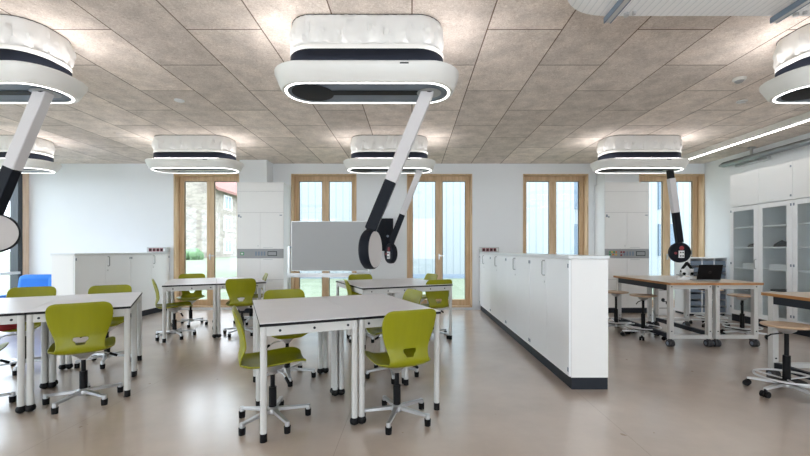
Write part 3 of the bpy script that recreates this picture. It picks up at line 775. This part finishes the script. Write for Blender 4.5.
# ------------------------------------------------------------------ mobile whiteboard
o = empty('mobile_whiteboard', (-1.45, 7.0, 0)); tag(o, 'grey-white mobile board on a steel stand before the second window', 'whiteboard')
x0, x1 = -.70, .655
MB().use('board').box(x0, x1, -.012, .012, .865, 1.735).build('writing_panel', None, o)
MB().box(x0-.008, x1+.008, -.014, .014, 1.735, 1.745).box(x0-.008, x1+.008, -.014, .014, .855, .865).box(x0-.008, x0, -.014, .014, .865, 1.735).box(x1, x1+.008, -.014, .014, .865, 1.735).build('board_frame', 'steel', o)
MB().box(x0-.06, x1+.05, -.075, -.016, .745, .80).box(x0-.06, x1+.05, -.082, -.075, .745, .82).build('pen_tray', 'steel', o)
for sx in (x0-.055, x1+.045):
    MB().box(sx-.018, sx+.018, -.018, .018, .10, 1.30).build('post', 'steel', o)
    MB().box(sx-.022, sx+.022, -.32, .32, .06, .10).build('foot', 'steel', o)
    for yy in (-.29, .29): MB().cyl((sx-.012,yy,.03), (sx+.012,yy,.03), .03, n=16).build('castor', 'black', o)
    MB().bar((sx,0,1.28),(sx+(.05 if sx<0 else -.04),0,1.28), .03, .03).build('pivot', 'tray', o)
MB().box(x0-.055, x1+.045, -.012, .012, .16, .20).build('cross_bar', 'steel', o)

# ------------------------------------------------------------------ things on the far wall
o = empty('wall_cabinet', (-.55, 7.9, 1.21)); tag(o, 'black wall cabinet behind the hanging arms, between the middle windows', 'wall cabinet')
MB().box(-.165, .165, 0, .147, 0, .66).build('case', 'black_cab', o, bevel=.006)
for k, (a, b) in enumerate(((.02,.21),(.225,.42),(.435,.64))):
    MB().box(-.15, -.01, -.006, 0, a, b).box(.01, .15, -.006, 0, a, b).build('front_panel', 'navy', o, bevel=.003)
MB().cyl((.06,-.01,.30),(.06,0,.30), .025, n=16).build('knob', 'tray', o)
o = MB().lathe([(.085,0),(.085,.02),(.075,.03),(.062,.03),(.055,.018),(.0,.014),(0,0)], 28, Matrix.Rotation(R(90), 4, 'X')).build('wall_disc', 'wall', None, (-.55, YF-.001, 2.20))
tag(o, 'pale round wall fitting above the black wall cabinet', 'wall fitting')

# ------------------------------------------------------------------ workbenches
def bench(label, x, y, w, L):
    o = empty('workbench', (x, y, 0)); tag(o, label, 'workbench', 'beech workbenches on castors')   # origin: left near corner of the top
    t = MB(); t.use('oak').box(0, w, 0, L, .817, .820); t.use('oakedge').box(0, w, 0, L, .790, .817); t.build('benchtop', None, o)
    s_ = .055
    for yy, nm in ((.05, 'n'), (L-.05-s_, 'f')):
        lg = []
        for xx in (.02, w-.02-s_):
            q = MB().box(xx, xx+s_, yy, yy+s_, .10, .79).build('leg', 'legs', o, bevel=.003)
            for zz in (.20, .765): MB().cyl((xx+s_/2, yy-.004, zz), (xx+s_/2, yy, zz), .008, n=10).build('bolt', 'kick', q)
            cc = MB()
            cc.use('castor')
            for k in (-1, 1): cc.cyl((xx+s_/2+k*.020-.014, yy+s_/2, .044), (xx+s_/2+k*.020+.014, yy+s_/2, .044), .044, n=20)
            cc.use('tray').cyl((xx+s_/2-.037, yy+s_/2, .044), (xx+s_/2+.037, yy+s_/2, .044), .022, n=16)
            for k in (-1, 1): cc.cyl((xx+s_/2+k*.02, yy+s_/2-.001, .044), (xx+s_/2+k*.02, yy+s_/2, .044), .01, n=8)
            cc.build('castor', None, o, bevel=.003)
            MB().box(xx+.012, xx+s_-.012, yy+.012, yy+s_-.012, .085, .10).build('castor_fork', 'black', o)
        MB().box(.02+s_, w-.02-s_, yy+.005, yy+s_-.005, .735, .79).build('end_rail', 'legs', o)
        MB().box(.02+s_, w-.02-s_, yy+.005, yy+s_-.005, .105, .15).build('end_bar', 'legs', o)
    for xx in (.022, w-.022-.045): MB().box(xx, xx+.045, .05+s_, L-.05-s_, .715, .79).build('side_beam', 'kick', o)
    MB().box(.03, .075, .05+s_, L-.05-s_, .105, .16).build('stretcher', 'kick', o)
    return o
bench('beech workbench with castors, left one of the joined pair', 3.24, 4.90, .582, 1.39)
bench('beech workbench with castors, right one of the joined pair', 3.826, 4.90, .582, 1.39)
bench('beech workbench cut off by the right photo edge, nearest one', 3.41, 2.42, .80, 1.40)

# ------------------------------------------------------------------ stools
def make_stool():
    o = empty('work_stool', (0,0,0))
    MB().lathe([(0,.572),(.10,.573),(.158,.576),(.171,.582),(.175,.589),(.170,.596),(.145,.596),(.08,.592),(0,.590)], 36).build('seat', 'oakseat', o, sharp=60)
    MB().lathe([(0,.572),(.075,.572),(.06,.54),(.03,.52),(0,.52)], 18).build('seat_mount', 'steel', o)
    lv = MB().tube([(-.03,-.01,.52),(-.11,-.03,.505),(-.15,-.04,.475)], .006, 8).build('lever', 'black', o)
    MB().cyl((0,0,.09), (0,0,.33), .027, n=18).cyl((0,0,.33), (0,0,.525), .016, n=14).build('gas_column', 'black', o)
    rg = MB().tube([(.215*math.cos(2*PI*i/36), .215*math.sin(2*PI*i/36), .148) for i in range(36)], .009, 8, True)
    for k in range(3):
        a = 2*PI*k/3+.5; rg.tube([(.03*math.cos(a), .03*math.sin(a), .128), (.212*math.cos(a), .212*math.sin(a), .147)], .007, 8)
    rg.build('foot_ring', 'lightalu', o)
    MB().lathe([(.0,.108),(.05,.108),(.13,.112),(.13,.118),(.05,.124),(0,.124)], 20).build('ring_plate', 'black', o)
    s_ = MB(); s_.lathe([(0,.06),(.04,.06),(.048,.075),(.045,.10),(.03,.11),(0,.11)], 20)
    for k in range(5):
        a = 2*PI*k/5 + .15; d = Vector((math.cos(a), math.sin(a), 0))
        s_.bar(d*.03+Vector((0,0,.092)), d*.265+Vector((0,0,.072)), .04, .028, w1=.028, h1=.018)
    s_.build('star_base', 'lightalu', o, bevel=.003)
    for k in range(5):
        a = 2*PI*k/5 + .15; d = Vector((math.cos(a), math.sin(a), 0)); n = Vector((-d.y, d.x, 0))
        c = MB()
        for q in (-1, 1): c.cyl(d*.265+n*(q*.018-.012)+Vector((0,0,.027)), d*.265+n*(q*.018+.012)+Vector((0,0,.027)), .027, n=16)
        c.cyl(d*.258+Vector((0,0,.03)), d*.258+Vector((0,0,.07)), .012, n=10)
        c.build('castor', 'black', o, bevel=.003)
    return o
sproto = make_stool(); sf = [True]
for x, y, rz, lab in ((3.27,5.53,.2,'beech-seated swivel stool left of the joined workbenches, nearer one'),
                      (3.12,5.98,.9,'beech-seated swivel stool left of the joined workbenches, half behind the cabinets'),
                      (4.67,5.53,.5,'beech-seated swivel stool right of the joined workbenches'),
                      (4.85,6.35,1.1,'beech-seated swivel stool seen between the legs of the joined workbenches'),
                      (3.20,3.34,-.48,'beech-seated swivel stool in the right foreground, at the nearest workbench')):
    o = sproto if sf[0] else copy_tree(sproto); sf[0] = False
    o.location = (x, y, 0); o.rotation_euler.z = rz; tag(o, lab, 'stool', 'beech swivel stools at the workbenches')

# ------------------------------------------------------------------ on the bench
o = empty('laptop', (3.94, 5.20, .821), R(-4)); tag(o, 'black laptop seen from behind on the joined workbenches', 'laptop')
MB().box(-.15, .155, .0, .23, 0, .016).build('keyboard_base', 'greypanel', o, bevel=.003)
lid = MB().loft([[(-.152,-.008,.014),(.152,-.008,.014),(.152,.0,.014),(-.152,.0,.014)], [(-.152,-.058,.215),(.152,-.058,.215),(.152,-.050,.215),(-.152,-.050,.215)]]).build('lid', 'laptop', o, bevel=.004)
sh_ = Matrix.Translation((0,-.0345,.115)) @ Matrix.Rotation(R(90+14), 4, 'X')
MB().lathe([(.016,0),(.016,.002),(.012,.002),(.012,0)], 20, sh_).build('emblem', 'dark', lid)
def scope(label, x, y, rz):
    o = empty('microscope', (x, y, .821), rz); tag(o, label, 'microscope', 'small microscopes beside the laptop')
    MB().loft([rrect(.055,.075,.02,0), rrect(.05,.07,.02,.03)]).build('base', 'paper', o)
    MB().loft([rrect(.03,.02,.012,.03), rrect(.03,.022,.012,.11), rrect(.025,.03,.012,.15)]).build('arm', 'paper', o)
    MB().box(-.035,.035,-.07,.02,.06,.068).build('stage', 'black', o)
    for s in (-1, 1): MB().cyl((s*.03,0,.085),(s*.05,0,.085), .017, n=14).build('focus_knob', 'black', o)
    tb = MB().cyl((0,-.02,.10),(0,.0,.16), .018, n=14).cyl((0,.0,.16),(0,.055,.235), .017, .021, n=14).build('eyepiece_tube', 'black', o)
scope('white microscope with black tube right next to the laptop', 3.87, 5.42, R(70))
scope('white microscope with black tube farther left of the laptop', 3.74, 5.40, R(-100))
o = MB().use('paper').box(-.13,.15,-.08,.08,0,.72)
for zz in (.50, .16):
    o.use('kick').cyl((-.05,-.083,zz+.13),(-.05,-.081,zz+.13), .035, n=14).cyl((.03,-.083,zz+.07),(.03,-.081,zz+.07), .03, n=14).box(-.12,.1,-.082,-.080,zz-.03,zz-.02).box(-.06,.04,-.082,-.0805,zz+.09,zz+.105)
tag(o.build('carton', None, None, (4.78, 7.45, 0)), 'tall white carton with black marks behind the workbench legs', 'box')

# ------------------------------------------------------------------ camera, world, view
cam = bpy.data.cameras.new('camera'); co = bpy.data.objects.new('camera', cam); COL.objects.link(co)
co.location = (0, 0, 1.23); co.rotation_euler = (R(90), 0, 0)
cam.sensor_width = 36; cam.lens = 391/810*36; cam.shift_x = -7/810; cam.shift_y = 22/810; cam.clip_start = .05; cam.clip_end = 300
sc.camera = co
wd = bpy.data.worlds.new('sky'); sc.world = wd; wd.use_nodes = True
bg = wd.node_tree.nodes['Background']; bg.inputs[0].default_value = (.86,.94,1,1); bg.inputs[1].default_value = 1.5
vs = sc.view_settings; vs.view_transform = 'Standard'; vs.look = 'None'; vs.gamma = 1; vs.use_curve_mapping = False; vs.exposure = 1.97
sc.cycles.use_denoising = True
sc.cycles.max_bounces = 10; sc.cycles.diffuse_bounces = 5; sc.cycles.transparent_max_bounces = 16
sc.cycles.sample_clamp_indirect = 6
